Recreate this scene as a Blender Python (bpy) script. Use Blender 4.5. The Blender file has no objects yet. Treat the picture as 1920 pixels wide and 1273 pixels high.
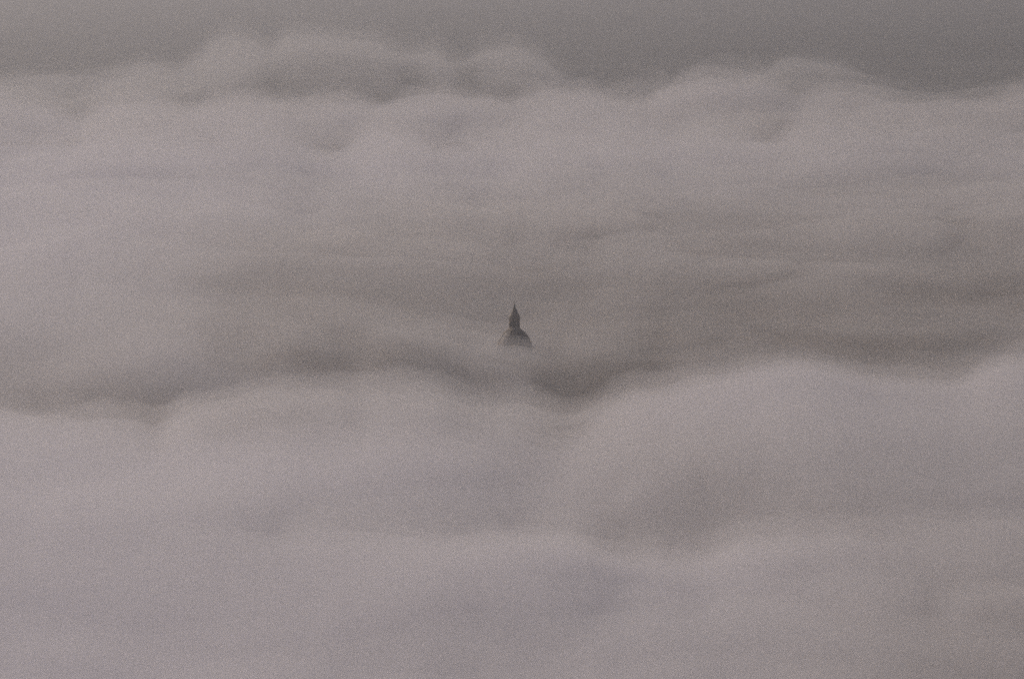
import bpy, bmesh, math
import numpy as np
from mathutils import Vector

R = math.radians
S = bpy.context.scene
C = S.collection

# ---------------------------------------------------------------- camera
CAM_Z = 340.0          # metres above the city floor
F_PX = 5444.0          # focal length in photo pixels (1920 wide)
HORIZON = -100.0       # photo row of the horizon, above the frame
cam_data = bpy.data.cameras.new("camera")
cam = bpy.data.objects.new("camera", cam_data)
C.objects.link(cam)
cam.location = (0, 0, CAM_Z)
cam.rotation_euler = (R(90) - math.atan((636.5 - HORIZON) / F_PX), 0, 0)
cam_data.sensor_width = 36
cam_data.lens = F_PX / 1920 * 36
cam_data.clip_start = 1
cam_data.clip_end = 80000
S.camera = cam

# ---------------------------------------------------------------- light
SUN_EL, SUN_AZ = 30.0, -50.0     # azimuth from the view direction (+Y), negative = left
world = bpy.data.worlds.new("World")
S.world = world
world.use_nodes = True
nt = world.node_tree
bg = nt.nodes["Background"]
sky = nt.nodes.new("ShaderNodeTexSky")
sky.sky_type = 'NISHITA'
sky.sun_disc = False
sky.sun_elevation = R(SUN_EL)
sky.sun_rotation = R(SUN_AZ)
sky.air_density = 1.0
sky.dust_density = 8.0
sky.ozone_density = 1.0
tint = nt.nodes.new("ShaderNodeMix")                  # smog-brown overcast over the clear sky
tint.data_type = 'RGBA'
tint.blend_type = 'MULTIPLY'
tint.inputs[0].default_value = 1.0
nt.links.new(sky.outputs[0], tint.inputs[6])
tint.inputs[7].default_value = (1.0, 0.95, 0.915, 1)
nt.links.new(tint.outputs[2], bg.inputs[0])
bg.inputs[1].default_value = 0.05
sd = bpy.data.lights.new("sun", 'SUN')
sd.energy = 1.3
sd.angle = R(20)
sd.color = (1.0, 0.91, 0.865)
sun = bpy.data.objects.new("sun", sd)
C.objects.link(sun)
d = Vector((math.sin(R(SUN_AZ)) * math.cos(R(SUN_EL)), math.cos(R(SUN_AZ)) * math.cos(R(SUN_EL)), math.sin(R(SUN_EL))))
sun.rotation_euler = d.to_track_quat('Z', 'Y').to_euler()
sun.location = (-300, 300, 600)

S.view_settings.view_transform = 'Standard'
S.view_settings.look = 'None'
S.view_settings.exposure = -0.13
S.view_settings.gamma = 1.0
cy = S.cycles
cy.max_bounces = 24
cy.volume_bounces = 20
cy.diffuse_bounces = 4
cy.glossy_bounces = 2
cy.transmission_bounces = 2
cy.transparent_max_bounces = 32
cy.use_denoising = False
cy.use_adaptive_sampling = True
cy.adaptive_threshold = 0.05
cy.adaptive_min_samples = 48
cy.sample_clamp_indirect = 1.5
cy.caustics_reflective = False
cy.caustics_refractive = False

# ---------------------------------------------------------------- helpers
def surf(name, base, rough=0.8, noise=0.0, scale=1.0, metal=0.0):
    m = bpy.data.materials.new(name)
    m.use_nodes = True
    t = m.node_tree
    b = t.nodes["Principled BSDF"]
    b.inputs["Roughness"].default_value = rough
    b.inputs["Metallic"].default_value = metal
    if noise:
        tc = t.nodes.new("ShaderNodeTexCoord")
        n = t.nodes.new("ShaderNodeTexNoise")
        n.inputs["Scale"].default_value = scale
        n.inputs["Detail"].default_value = 6
        r = t.nodes.new("ShaderNodeValToRGB")
        r.color_ramp.elements[0].position = 0.3
        r.color_ramp.elements[1].position = 0.7
        r.color_ramp.elements[0].color = (*[c * (1 - noise) for c in base], 1)
        r.color_ramp.elements[1].color = (*[c * (1 + noise) for c in base], 1)
        t.links.new(tc.outputs["Object"], n.inputs["Vector"])
        t.links.new(n.outputs["Fac"], r.inputs["Fac"])
        t.links.new(r.outputs["Color"], b.inputs["Base Color"])
    else:
        b.inputs["Base Color"].default_value = (*base, 1)
    return m

def vol(name, color, density, g=0.0):
    m = bpy.data.materials.new(name)
    m.use_nodes = True
    t = m.node_tree
    t.nodes.remove(t.nodes["Principled BSDF"])
    v = t.nodes.new("ShaderNodeVolumePrincipled")
    v.inputs["Color"].default_value = (*color, 1)
    v.inputs["Density"].default_value = density
    v.inputs["Density Attribute"].default_value = ""
    v.inputs["Anisotropy"].default_value = g
    t.links.new(v.outputs[0], t.nodes["Material Output"].inputs["Volume"])
    return m

def link(name, me, mat, parent=None):
    o = bpy.data.objects.new(name, me)
    C.objects.link(o)
    if mat: me.materials.append(mat)
    if parent: o.parent = parent
    return o

def grid_mesh(name, X, Y, Z, bottom=None):
    """height field; with bottom it is closed into a solid"""
    nr, nc = X.shape
    V = np.stack([X, Y, Z], -1).reshape(-1, 3)
    idx = np.arange(nr * nc).reshape(nr, nc)
    q = np.stack([idx[:-1, :-1], idx[:-1, 1:], idx[1:, 1:], idx[1:, :-1]], -1).reshape(-1, 4)
    faces = q.tolist()
    if bottom is not None:
        ring = np.concatenate([idx[0, :], idx[1:, -1], idx[-1, -2::-1], idx[-2:0:-1, 0]])
        n0 = len(V)
        B = V[ring].copy(); B[:, 2] = bottom
        V = np.concatenate([V, B])
        k = len(ring)
        for i in range(k):
            j = (i + 1) % k
            faces.append([int(ring[j]), int(ring[i]), n0 + i, n0 + j])
        faces.append([n0 + i for i in range(k)][::-1])
    me = bpy.data.meshes.new(name)
    me.from_pydata(V.tolist(), [], faces)
    me.polygons.foreach_set("use_smooth", np.ones(len(me.polygons), bool))
    me.update()
    return me

FOG_COL = (0.946, 0.9420, 0.975)
# ---- value noise on numpy arrays
def hash2(ix, iy, seed):
    n = (ix * 374761393 + iy * 668265263 + seed * 974634777) & 0xffffffff
    n = ((n ^ (n >> 13)) * 1274126177) & 0xffffffff
    n = n ^ (n >> 16)
    return (n & 0xffff) / 65535.0
def vnoise(x, y, seed=0):
    ix = np.floor(x).astype(np.int64); iy = np.floor(y).astype(np.int64)
    fx = x - ix; fy = y - iy
    fx = fx ** 3 * (fx * (fx * 6 - 15) + 10); fy = fy ** 3 * (fy * (fy * 6 - 15) + 10)
    a = hash2(ix, iy, seed); b = hash2(ix + 1, iy, seed); c = hash2(ix, iy + 1, seed); d_ = hash2(ix + 1, iy + 1, seed)
    return (a * (1 - fx) + b * fx) * (1 - fy) + (c * (1 - fx) + d_ * fx) * fy
def fbm(x, y, oct=4, seed=0, billow=False):
    s = 0; a = 1; t = 0
    for k in range(oct):
        n = vnoise(x * 2 ** k + 17.3 * k, y * 2 ** k - 9.1 * k, seed + k) * 2 - 1
        s = s + a * (np.abs(n) * 2.2 - 0.75 if billow else n)
        t += a; a *= 0.5
    return s / t

# ---------------------------------------------------------------- the top of the fog
# Each row is a line across the view at one distance; its knots are (photo column, photo row) of the
# line as seen, or a plain height ('z'). The column is only used as x = (col - 960) / F_PX * distance.
def zy(Yd, row):
    return CAM_Z - Yd * (row - HORIZON) / F_PX
def prof(kn, Yd=None):
    u = np.array([k[0] for k in kn], float)
    z = np.array([k[1] if Yd is None else zy(Yd, k[1]) for k in kn], float)
    return u, z
def smooth_interp(u, ku, kz):
    lo, hi = ku[0], ku[-1]
    w = np.clip(u, lo, hi)
    i = np.clip(np.searchsorted(ku, w, side='right') - 1, 0, len(ku) - 2)
    # monotone cubic tangents
    h = np.diff(ku); dl = np.diff(kz) / h
    m = np.zeros(len(ku)); m[0] = dl[0] * 0.3; m[-1] = dl[-1] * 0.3
    for k in range(1, len(ku) - 1):
        m[k] = 0 if dl[k - 1] * dl[k] <= 0 else 2 * dl[k - 1] * dl[k] / (dl[k - 1] + dl[k])
    t = (w - ku[i]) / h[i]
    return ((2 * t ** 3 - 3 * t ** 2 + 1) * kz[i] + (t ** 3 - 2 * t ** 2 + t) * h[i] * m[i]
            + (-2 * t ** 3 + 3 * t ** 2) * kz[i + 1] + (t ** 3 - t ** 2) * h[i] * m[i + 1])

B_CREST = [(-400, 770), (0, 792), (150, 786), (230, 792), (278, 806), (340, 765), (430, 750), (520, 735), (620, 738), (660, 752), (720, 736),
           (800, 742), (890, 776), (970, 768), (1060, 784), (1120, 764), (1200, 735), (1300, 714), (1400, 690), (1490, 676),
           (1570, 690), (1640, 709), (1720, 716), (1800, 722), (1860, 694), (1930, 680), (2100, 700), (2300, 690)]
C_CREST = [(-300, 275), (0, 284), (200, 279), (350, 282), (450, 286), (560, 301), (640, 312), (720, 292), (800, 286), (930, 296),
           (1000, 291), (1120, 285), (1200, 292), (1350, 312), (1480, 300), (1600, 290), (1750, 296), (1920, 300), (2200, 280)]
D_CREST = [(-300, 190), (0, 206), (80, 216), (150, 236), (200, 202), (280, 190), (360, 205), (440, 200), (550, 222), (640, 206), (720, 212), (820, 204),
           (900, 208), (950, 216), (1000, 195), (1060, 186), (1110, 190), (1160, 204), (1205, 202), (1240, 178), (1330, 161),
           (1420, 168), (1500, 205), (1560, 190), (1640, 200), (1720, 222), (1800, 226), (1870, 196), (1950, 180), (2200, 190)]
E_CREST = [(-300, 175), (0, 165), (150, 155), (230, 136), (320, 136), (370, 112), (400, 84), (435, 70), (475, 80), (505, 96), (540, 66), (620, 58), (700, 66), (760, 92), (810, 86),
           (850, 116), (900, 100), (955, 92), (1010, 112), (1080, 150), (1300, 165), (1420, 150), (1480, 124), (1560, 130), (1640, 150), (1740, 160), (1860, 140), (1960, 130), (2200, 150)]
rows = [
    (400,  prof([(0, 74), (1920, 74)])),
    (1040, prof([(0, 74), (1920, 74)])),
    (1230, prof([(-200, 1060), (300, 1060), (600, 1056), (900, 1042), (1050, 1056), (1160, 1080), (1300, 1086), (1400, 1070), (1920, 1060), (2200, 1060)], 1230)),
    (1320, prof([(-200, 78), (300, 77), (700, 68), (950, 60), (1060, 66), (1160, 60), (1290, 60), (1400, 68), (1700, 76), (1920, 76)])),
    (1500, prof([(-200, 72), (200, 68), (700, 72), (920, 70), (1000, 66), (1200, 78), (1500, 86), (1920, 82), (2200, 82)])),
    (1710, prof([(c, r + 8) for c, r in B_CREST], 1710)),
    (1800, prof([(-300, 42), (0, 42), (300, 48), (500, 54), (760, 54), (900, 42), (1300, 48), (1700, 54), (2200, 54)])),
    (1940, prof([(-300, 690), (0, 705), (130, 684), (270, 662), (430, 674), (540, 642), (640, 656), (740, 638), (800, 648), (880, 675), (960, 677), (1010, 677), (1150, 674), (1400, 680), (1700, 690), (2200, 690)], 1940)),
    (2060, prof([(-300, 66), (200, 70), (600, 76), (800, 70), (950, 60), (1200, 67), (2200, 68)])),
    (2400, prof([(-300, 82), (200, 84), (600, 84), (1000, 80), (1200, 78), (2200, 76)])),
    (2800, prof([(-300, 92), (200, 92), (480, 90), (560, 80), (640, 90), (1200, 92), (2200, 90)])),
    (3340, prof(C_CREST, 3340)),
    (3650, prof([(-300, 50), (80, 50), (220, 74), (400, 56), (560, 58), (640, 52), (740, 72), (860, 56), (950, 74), (1150, 84), (1500, 95), (2200, 95)])),
    (3900, prof([(-300, 62), (100, 50), (200, 84), (300, 82), (400, 64), (480, 76), (560, 66), (640, 60), (720, 84), (800, 66), (870, 61), (960, 76), (1050, 84), (1500, 96), (2200, 96)])),
    (4080, prof([(-300, 66), (40, 60), (110, 62), (170, 82), (230, 92), (300, 90), (400, 70), (480, 86), (560, 76), (640, 72), (740, 88), (860, 64), (960, 90), (1500, 104), (2200, 104)])),
    (4320, prof([(c, r + 5) for c, r in D_CREST], 4320)),
    (4900, prof([(-300, 50), (2200, 50)])),
    (6300, prof(E_CREST, 6300)),
    (7300, prof([(-300, 30), (2200, 30)])),
    (26000, prof([(-300, 30), (2200, 30)])),
]
# metres of fog above the land; thin to darken it, thick to brighten
thick = [
    (400,  prof([(0, 140), (500, 60), (960, 28), (1500, 18), (1920, 13)])),
    (1150, prof([(0, 130), (500, 50), (960, 32), (1200, 34), (1500, 18), (1920, 13)])),
    (1240, prof([(0, 130), (500, 50), (960, 44), (1200, 60), (1500, 26), (1920, 14)])),
    (1330, prof([(0, 80), (600, 24), (900, 18), (1020, 14), (1170, 11), (1380, 16), (1920, 14)])),
    (1500, prof([(0, 120), (500, 50), (960, 22), (1500, 19), (1920, 14)])),
    (1690, prof([(0, 60), (200, 40), (350, 14), (520, 12), (700, 14), (800, 14), (900, 9), (985, 8), (1080, 24), (1500, 40), (1920, 26)])),
    (1800, prof([(0, 5), (280, 5), (400, 16), (520, 13), (680, 12), (780, 14), (860, 5), (960, 2), (1500, 2), (1920, 2)])),
    (1950, prof([(0, 10), (140, 12), (300, 16), (430, 8), (540, 9), (640, 6), (740, 7), (860, 5), (960, 4), (1150, 2.5), (1500, 2), (1920, 2)])),
    (2250, prof([(0, 34), (200, 17), (400, 7), (600, 4), (960, 2.6), (1300, 2.2), (1920, 2.2)])),
    (2520, prof([(0, 100), (250, 36), (430, 10), (640, 6), (960, 4.2), (1300, 4.2), (1920, 4)])),
    (2780, prof([(0, 120), (300, 60), (480, 15), (640, 14), (960, 9), (1300, 8), (1920, 7)])),
    (3000, prof([(0, 130), (300, 70), (520, 20), (700, 30), (960, 18), (1300, 13), (1920, 11)])),
    (3340, prof([(0, 130), (600, 100), (960, 70), (1300, 36), (1920, 18)])),
    (3650, prof([(0, -4), (120, -6), (230, 26), (400, -2), (560, 9), (640, 4), (740, 26), (860, -4), (1000, 30), (1300, 26), (1920, 12)])),
    (3900, prof([(0, -8), (110, -10), (200, 40), (300, 30), (400, -7), (480, 20), (560, 8), (640, 7), (720, 40), (820, -4), (890, -4), (980, 20), (1100, 40), (1300, 26), (1470, 6), (1560, 14), (1920, 12)])),
    (4080, prof([(0, -8), (110, -10), (190, 40), (300, 40), (390, -3), (480, 34), (570, 14), (640, 12), (740, 40), (860, -3), (960, 30), (1100, 40), (1300, 26), (1470, 4), (1560, 14), (1920, 12)])),
    (4320, prof([(0, 110), (400, 70), (960, 50), (1300, 45), (1550, 15), (1920, 9)])),
    (4800, prof([(0, -6), (960, -10), (1920, -10)])),
    (6300, prof([(0, 14), (150, 18), (260, 34), (340, 26), (435, 90), (510, 44), (620, 60), (720, 52), (780, 30), (830, 36), (870, 8), (950, 36), (1030, 14), (1150, -4), (1300, -8), (1530, 16), (1700, 5), (1920, 4)])),
    (7000, prof([(0, -20), (1920, -20)])),
    (26000, prof([(0, -20), (1920, -20)])),
]
def from_rows(rws, X, Y):
    u = X / Y * F_PX + 960
    if rws is thick:                       # ragged, so that no thinning runs straight away from the camera
        p, q = X / Y * 1700, np.log(Y) * 1700      # puffs grow with distance, as banks do over open land
        u = u + np.where(Y > 3500, 15, 300) * fbm(p / 130, q / 170, 3, 70)
    Yr = np.array([r[0] for r in rws], float)
    P = np.stack([smooth_interp(u, *r[1]) for r in rws])          # rows x points
    i = np.clip(np.searchsorted(Yr, Y, side='right') - 1, 0, len(Yr) - 2)
    t = np.clip((Y - Yr[i]) / (Yr[i + 1] - Yr[i]), 0, 1)
    t = t * t * (3 - 2 * t)
    a = np.take_along_axis(P, i[None], 0)[0]; b = np.take_along_axis(P, i[None] + 1, 0)[0]
    z = a * (1 - t) + b * t
    if rws is thick:
        z = z * (1 + np.where(Y < 3300, 0.3, 0.5) * fbm(p / 110, q / 150, 3, 80))
    return z
def puffs(X, Y, seed=0):
    sc = np.clip(Y / 1700, 0.6, 4) * (1 - 0.55 * np.exp(-((Y - 3550) / 450) ** 2)) * (1 - 0.72 * np.exp(-((Y - 2500) / 480) ** 2))
    p, q = X / Y * 1700, np.log(Y) * 1700
    wx = p + 70 * fbm(p / 150, q / 200, 2, 90); wy = q + 90 * fbm(p / 170, q / 210, 2, 95)
    return sc * (np.where(Y > 3800, 8.0, 5.5) * fbm(wx / 75, wy / 110, 4, 5 + seed, True) + (3.0 + 2.0 * np.clip((Y - 1500) / 300, 0, 1)) * fbm(wx / 210, wy / 300, 2, 21 + seed))

# ---------------------------------------------------------------- land under the fog, unseen hills shaped to darken the fog above
gyv = np.exp(np.linspace(math.log(380), math.log(4760), 200))
gsv = np.linspace(-0.45, 0.45, 160)
GY = np.repeat(gyv[:, None], 160, 1); GX = GY * gsv[None, :]
GZ = from_rows(rows, GX, GY) - from_rows(thick, GX, GY) + (2.0 + 2.5 * np.clip(np.abs(GY - 2250) / 500 - .6, 0, 1)) * fbm(GX / 170, GY / 230, 3, 44)
ground = link("terrain", grid_mesh("terrain", GX, GY, GZ), surf("earth_and_roofs", (0.105, 0.082, 0.062), 0.9, 0.5, 0.02))
ground["kind"] = "structure"
px, py = np.meshgrid(np.linspace(-.5, .5, 110), np.exp(np.linspace(math.log(4720), math.log(27000), 110)))
PXX = px * py
plain = link("plain", grid_mesh("plain", PXX, py, np.maximum(from_rows(rows, PXX, py) - from_rows(thick, PXX, py), 20) + 4 * fbm(PXX / 900, py / 1500, 3, 61)), surf("wooded_plain", (0.072, 0.078, 0.076), 0.9, 0.35, 0.0015))
plain["kind"] = "structure"

# ---------------------------------------------------------------- fog
def slab(name, label_mat, y0, y1, nr, nc, lift, wide, floor, seed, amp):
    yv = np.exp(np.linspace(math.log(y0), math.log(y1), nr))
    sv = np.linspace(-wide, wide, nc)
    YY = np.repeat(yv[:, None], nc, 1); XX = YY * sv[None, :]
    TH = np.clip(from_rows(thick, XX, YY) / 14, 0, 1)
    ZZ = from_rows(rows, XX, YY) + puffs(XX, YY) * (.45 + .55 * TH) + (amp - 1) * (.4 + .6 * TH) * puffs(XX * 1.7 + 31, YY * 1.7, seed)
    if seed == 0 and y1 < 3701:
        ZZ = ZZ - 9 * (1 - TH)            # where the fog is thin only mist is left of it
    ZZ = ZZ + (.45 + .55 * TH) * lift * np.clip(YY / 2000, .6, 1.0 if y1 < 3701 else 2.4)
    o = link(name, grid_mesh(name, XX, YY, ZZ, floor), label_mat)
    o["kind"] = "stuff"
    zone = "in front of and around the church" if y1 < 3701 else "in the bank beyond the church" if y1 < 5200 else "in the faint puffs furthest away"
    o["label"] = ("soft grey lilac fog filling the valley " if name == "fog" else "thin pale mist lying over the fog ") + zone
    o["category"] = name
    return o
NEAR = [("fog", -3, 32, 0, 1.0), ("mist", 5, 75, 60, 1.6), ("mist", 12, 200, 120, 2.2), ("mist", 21, 460, 180, 2.9)]
FAR = [("fog", -1, 65, 0, 1.0), ("mist", 5, 200, 60, 1.4), ("mist", 11, 520, 120, 1.8), ("mist", 18, 1300, 180, 2.4)]
DISTANT = [("fog", 0, 330, 0, 1.2), ("mist", 7, 1400, 60, 1.6), ("mist", 16, 4000, 120, 2.0)]
for k, (nm, lift, mfp, seed, amp) in enumerate(NEAR):
    slab(nm, vol(nm + "_air", FOG_COL, 1 / mfp, 0.2), 420 + 4 * k, 3700 - 4 * k, 420 - 40 * k, 420 - 40 * k, lift, .33 + .003 * k, -140 - .7 * k, seed, amp)
for k, (nm, lift, mfp, seed, amp) in enumerate(FAR):
    slab(nm, vol(nm + "_air", FOG_COL, 1 / mfp, 0.2), 3703 + 4 * k, 5150 - 4 * k, 120, 420 - 40 * k, lift, .33 + .003 * k, -140 - .7 * k, seed, amp)
for k, (nm, lift, mfp, seed, amp) in enumerate(DISTANT):
    slab(nm, vol(nm + "_air", FOG_COL, 1 / mfp, 0.2), 5153 + 4 * k, 7600 - 4 * k, 120, 380 - 40 * k, lift, .33 + .003 * k, -140 - .7 * k, seed, amp)

# ---------------------------------------------------------------- the church
stone = surf("weathered_stone", (0.33, 0.28, 0.235), 0.85, 0.25, 0.6)
lead = surf("lead_roof", (0.21, 0.178, 0.153), 0.6, 0.3, 0.5)
glass = surf("dark_glass", (0.02, 0.02, 0.022), 0.2)
gilt = surf("dull_gilding", (0.16, 0.12, 0.06), 0.45, 0.2, 2.0, 0.6)

CX, CY_, M = (964.5 - 960) / F_PX * 2000, 2000.0, 2000 / F_PX   # M = metres per photo pixel there
def zr(row): return CAM_Z - CY_ * (row - HORIZON) / F_PX

def lathe(bm, pts, n=48, rib=None):
    """pts: (radius, z) from bottom to top"""
    rings = []
    for r, z in pts:
        if r < 1e-4:
            rings.append([bm.verts.new((0, 0, z))])
        else:
            rings.append([bm.verts.new((r * math.cos(2 * math.pi * k / n), r * math.sin(2 * math.pi * k / n), z)) for k in range(n)])
    for a, b in zip(rings, rings[1:]):
        for k in range(n):
            j = (k + 1) % n
            if len(b) == 1 and len(a) > 1: bm.faces.new((a[k], a[j], b[0]))
            elif len(a) == 1 and len(b) > 1: bm.faces.new((a[0], b[j], b[k]))
            elif len(a) > 1: bm.faces.new((a[k], a[j], b[j], b[k]))
    for rg, rev in ((rings[0], True), (rings[-1], False)):
        if len(rg) > 1: bm.faces.new(rg[::-1] if rev else rg)
def box(bm, c, s, rz=0.0):
    vs = []
    for dx in (-.5, .5):
        for dy in (-.5, .5):
            for dz in (-.5, .5):
                x, y = dx * s[0], dy * s[1]
                vs.append(bm.verts.new((c[0] + x * math.cos(rz) - y * math.sin(rz), c[1] + x * math.sin(rz) + y * math.cos(rz), c[2] + dz * s[2])))
    for f in ((0, 1, 3, 2), (4, 6, 7, 5), (0, 4, 5, 1), (2, 3, 7, 6), (0, 2, 6, 4), (1, 5, 7, 3)):
        bm.faces.new([vs[i] for i in f])
def part(name, bm, mat, parent, smooth=False):
    bmesh.ops.recalc_face_normals(bm, faces=bm.faces)
    me = bpy.data.meshes.new(name); bm.to_mesh(me); bm.free()
    if smooth: me.polygons.foreach_set("use_smooth", np.ones(len(me.polygons), bool)); me.update()
    return link(name, me, mat, parent)
def arch_panel(bm, w, h, t, rad, ang, z0, n=10):
    """an arched slab standing tangentially at angle ang, radius rad (outer face)"""
    out = [(-w / 2, 0), (w / 2, 0)] + [(w / 2 * math.cos(math.pi * k / n), h - w / 2 + w / 2 * math.sin(math.pi * k / n)) for k in range(n + 1)]
    fr, bk = [], []
    ca, sa = math.cos(ang), math.sin(ang)
    for x, z in out:
        for lst, rr in ((fr, rad), (bk, rad - t)):
            lst.append(bm.verts.new((rr * ca - x * sa, rr * sa + x * ca, z0 + z)))
    bm.faces.new(fr); bm.faces.new(bk[::-1])
    for k in range(len(out)):
        j = (k + 1) % len(out)
        bm.faces.new((fr[j], fr[k], bk[k], bk[j]))

church = bpy.data.objects.new("domed_church", None)
C.objects.link(church)
church.location = (CX, CY_, 0)
church["label"] = "dark domed church whose lantern and pointed spire alone rise out of the fog"
church["category"] = "church"

z_tip, z_cone, z_eave, z_corn, z_lbase = zr(566), zr(574), zr(592), zr(598), zr(617)
r_l = 10.0 * M
R_D = 36 * M                                             # dome radius
z_spring = z_lbase - R_D * 1.35 * 0.96
bm = bmesh.new(); pts = []
for k in range(25):
    a = math.pi / 2 * k / 24 * 0.82
    pts.append((R_D * math.cos(a), z_spring + R_D * 1.35 * math.sin(a)))
top_r, top_z = pts[-1]
pts += [(r_l * 1.18, z_lbase - 0.3)]
lathe(bm, pts, 64)
dome = part("dome", bm, lead, church, True)
for k in range(8):                                       # ribs of the dome
    bm = bmesh.new(); ang = 2 * math.pi * (k + .5) / 8; prev = None
    for j in range(21):
        a = math.pi / 2 * j / 20 * 0.80
        r0, zz = R_D * math.cos(a), z_spring + R_D * 1.35 * math.sin(a)
        ring = []
        for rr, w in ((r0 - .15, .42), (r0 + .32, .30)):
            for s_ in (-1, 1):
                ring.append(bm.verts.new((rr * math.cos(ang) - s_ * w * math.sin(ang), rr * math.sin(ang) + s_ * w * math.cos(ang), zz + (rr - r0) * .3)))
        if prev:
            for p, q in ((0, 1), (1, 3), (3, 2), (2, 0)):
                bm.faces.new((prev[p], prev[q], ring[q], ring[p]))
        else: bm.faces.new((ring[0], ring[1], ring[3], ring[2]))
        prev = ring
    bm.faces.new((prev[0], prev[2], prev[3], prev[1]))
    part("rib", bm, lead, dome)

bm = bmesh.new()
lathe(bm, [(r_l * 1.36, z_lbase - .6), (r_l * 1.34, z_lbase + .1), (r_l * 1.2, z_lbase + .5), (r_l * 1.08, z_lbase + 1.1), (r_l * 1.0, z_lbase + 1.9), (r_l * .96, z_lbase + 2.0), (r_l * .93, z_corn - .9),
           (r_l * .98, z_corn - .6), (r_l * 1.06, z_corn - .2), (r_l * 1.10, z_corn + .15)], 48)
lantern = part("lantern", bm, stone, church)
for k in range(8):
    ang = 2 * math.pi * k / 8
    bm = bmesh.new(); arch_panel(bm, 1.35, 3.7, .5, r_l * .96, ang, z_lbase + 2.05)
    part("window", bm, glass, lantern)
    a2 = ang + math.pi / 8
    bm = bmesh.new(); box(bm, (r_l * 1.0 * math.cos(a2), r_l * 1.0 * math.sin(a2), (z_lbase + z_corn) / 2 + .45), (.55, .6, z_corn - z_lbase - 2.2), a2)
    box(bm, (r_l * 1.02 * math.cos(a2), r_l * 1.02 * math.sin(a2), z_corn - .52), (.8, .85, .35), a2)
    part("column", bm, stone, lantern)
bm = bmesh.new()
Lr = z_eave - z_cone
lathe(bm, [(r_l * 1.10, z_corn + .15), (r_l * 1.12, z_corn + .5), (r_l * 1.05, z_eave - .4), (r_l * 1.0, z_eave), (r_l * .84, z_eave + (z_cone - z_eave) * .2), (r_l * .66, z_eave + (z_cone - z_eave) * .4),
           (r_l * .48, z_eave + (z_cone - z_eave) * .6), (r_l * .29, z_eave + (z_cone - z_eave) * .8), (r_l * .17, z_cone), (r_l * .12, z_cone + .8), (0.28, z_cone + 1.0)], 32)
spire = part("spire", bm, lead, church, True)
bm = bmesh.new()
zb = z_cone + 1.55
lathe(bm, [(0, zb - .62)] + [(.62 * math.sin(math.pi * k / 10), zb - .62 * math.cos(math.pi * k / 10)) for k in range(1, 10)] + [(0, zb + .62)], 20)
fin = part("orb", bm, gilt, church, True)
bm = bmesh.new()
box(bm, (0, 0, zb + 1.7), (.26, .22, 2.4)); box(bm, (-.42, 0, zb + 1.95), (.58, .2, .26)); box(bm, (.42, 0, zb + 1.95), (.58, .2, .26))
part("cross", bm, gilt, church)

# drum, body and roofs below the fog line
z_drum = z_spring - 9.5
bm = bmesh.new()
lathe(bm, [(R_D * .99, z_drum), (R_D * .99, z_spring - 1.4), (R_D * 1.05, z_spring - 1.0), (R_D * 1.09, z_spring - .4), (R_D * 1.02, z_spring - .02)], 64)
drum = part("drum", bm, stone, church)
for k in range(12):
    bm = bmesh.new(); arch_panel(bm, 2.2, 5.6, .5, R_D * 1.0, 2 * math.pi * k / 12, z_drum + 1.4)
    part("window", bm, glass, drum)
bm = bmesh.new()
zf = z_drum - 14
box(bm, (0, 0, zf / 2 + z_drum / 2), (32, 32, z_drum - zf)); box(bm, (0, -30, zf + 5), (22, 28, 10)); box(bm, (0, 27, zf + 5), (22, 22, 10))
part("wall", bm, stone, church)

# ---------------------------------------------------------------- haze
bm = bmesh.new()
box(bm, (0, 13000, 129), (26000, 29000, 446))
hz = part("haze", bm, vol("haze_air", (0.695, 0.72, 0.79), 0.00014, 0.5), None)
hz["kind"] = "stuff"
hz["label"] = "grey haze in the air over the whole sea of fog"; hz["category"] = "haze"
ground["label"] = "brown land under the fog, its unseen hills shaped to darken the fog above"; ground["category"] = "land"
plain["label"] = "dim grey plain beyond the last fog bank"; plain["category"] = "plain"
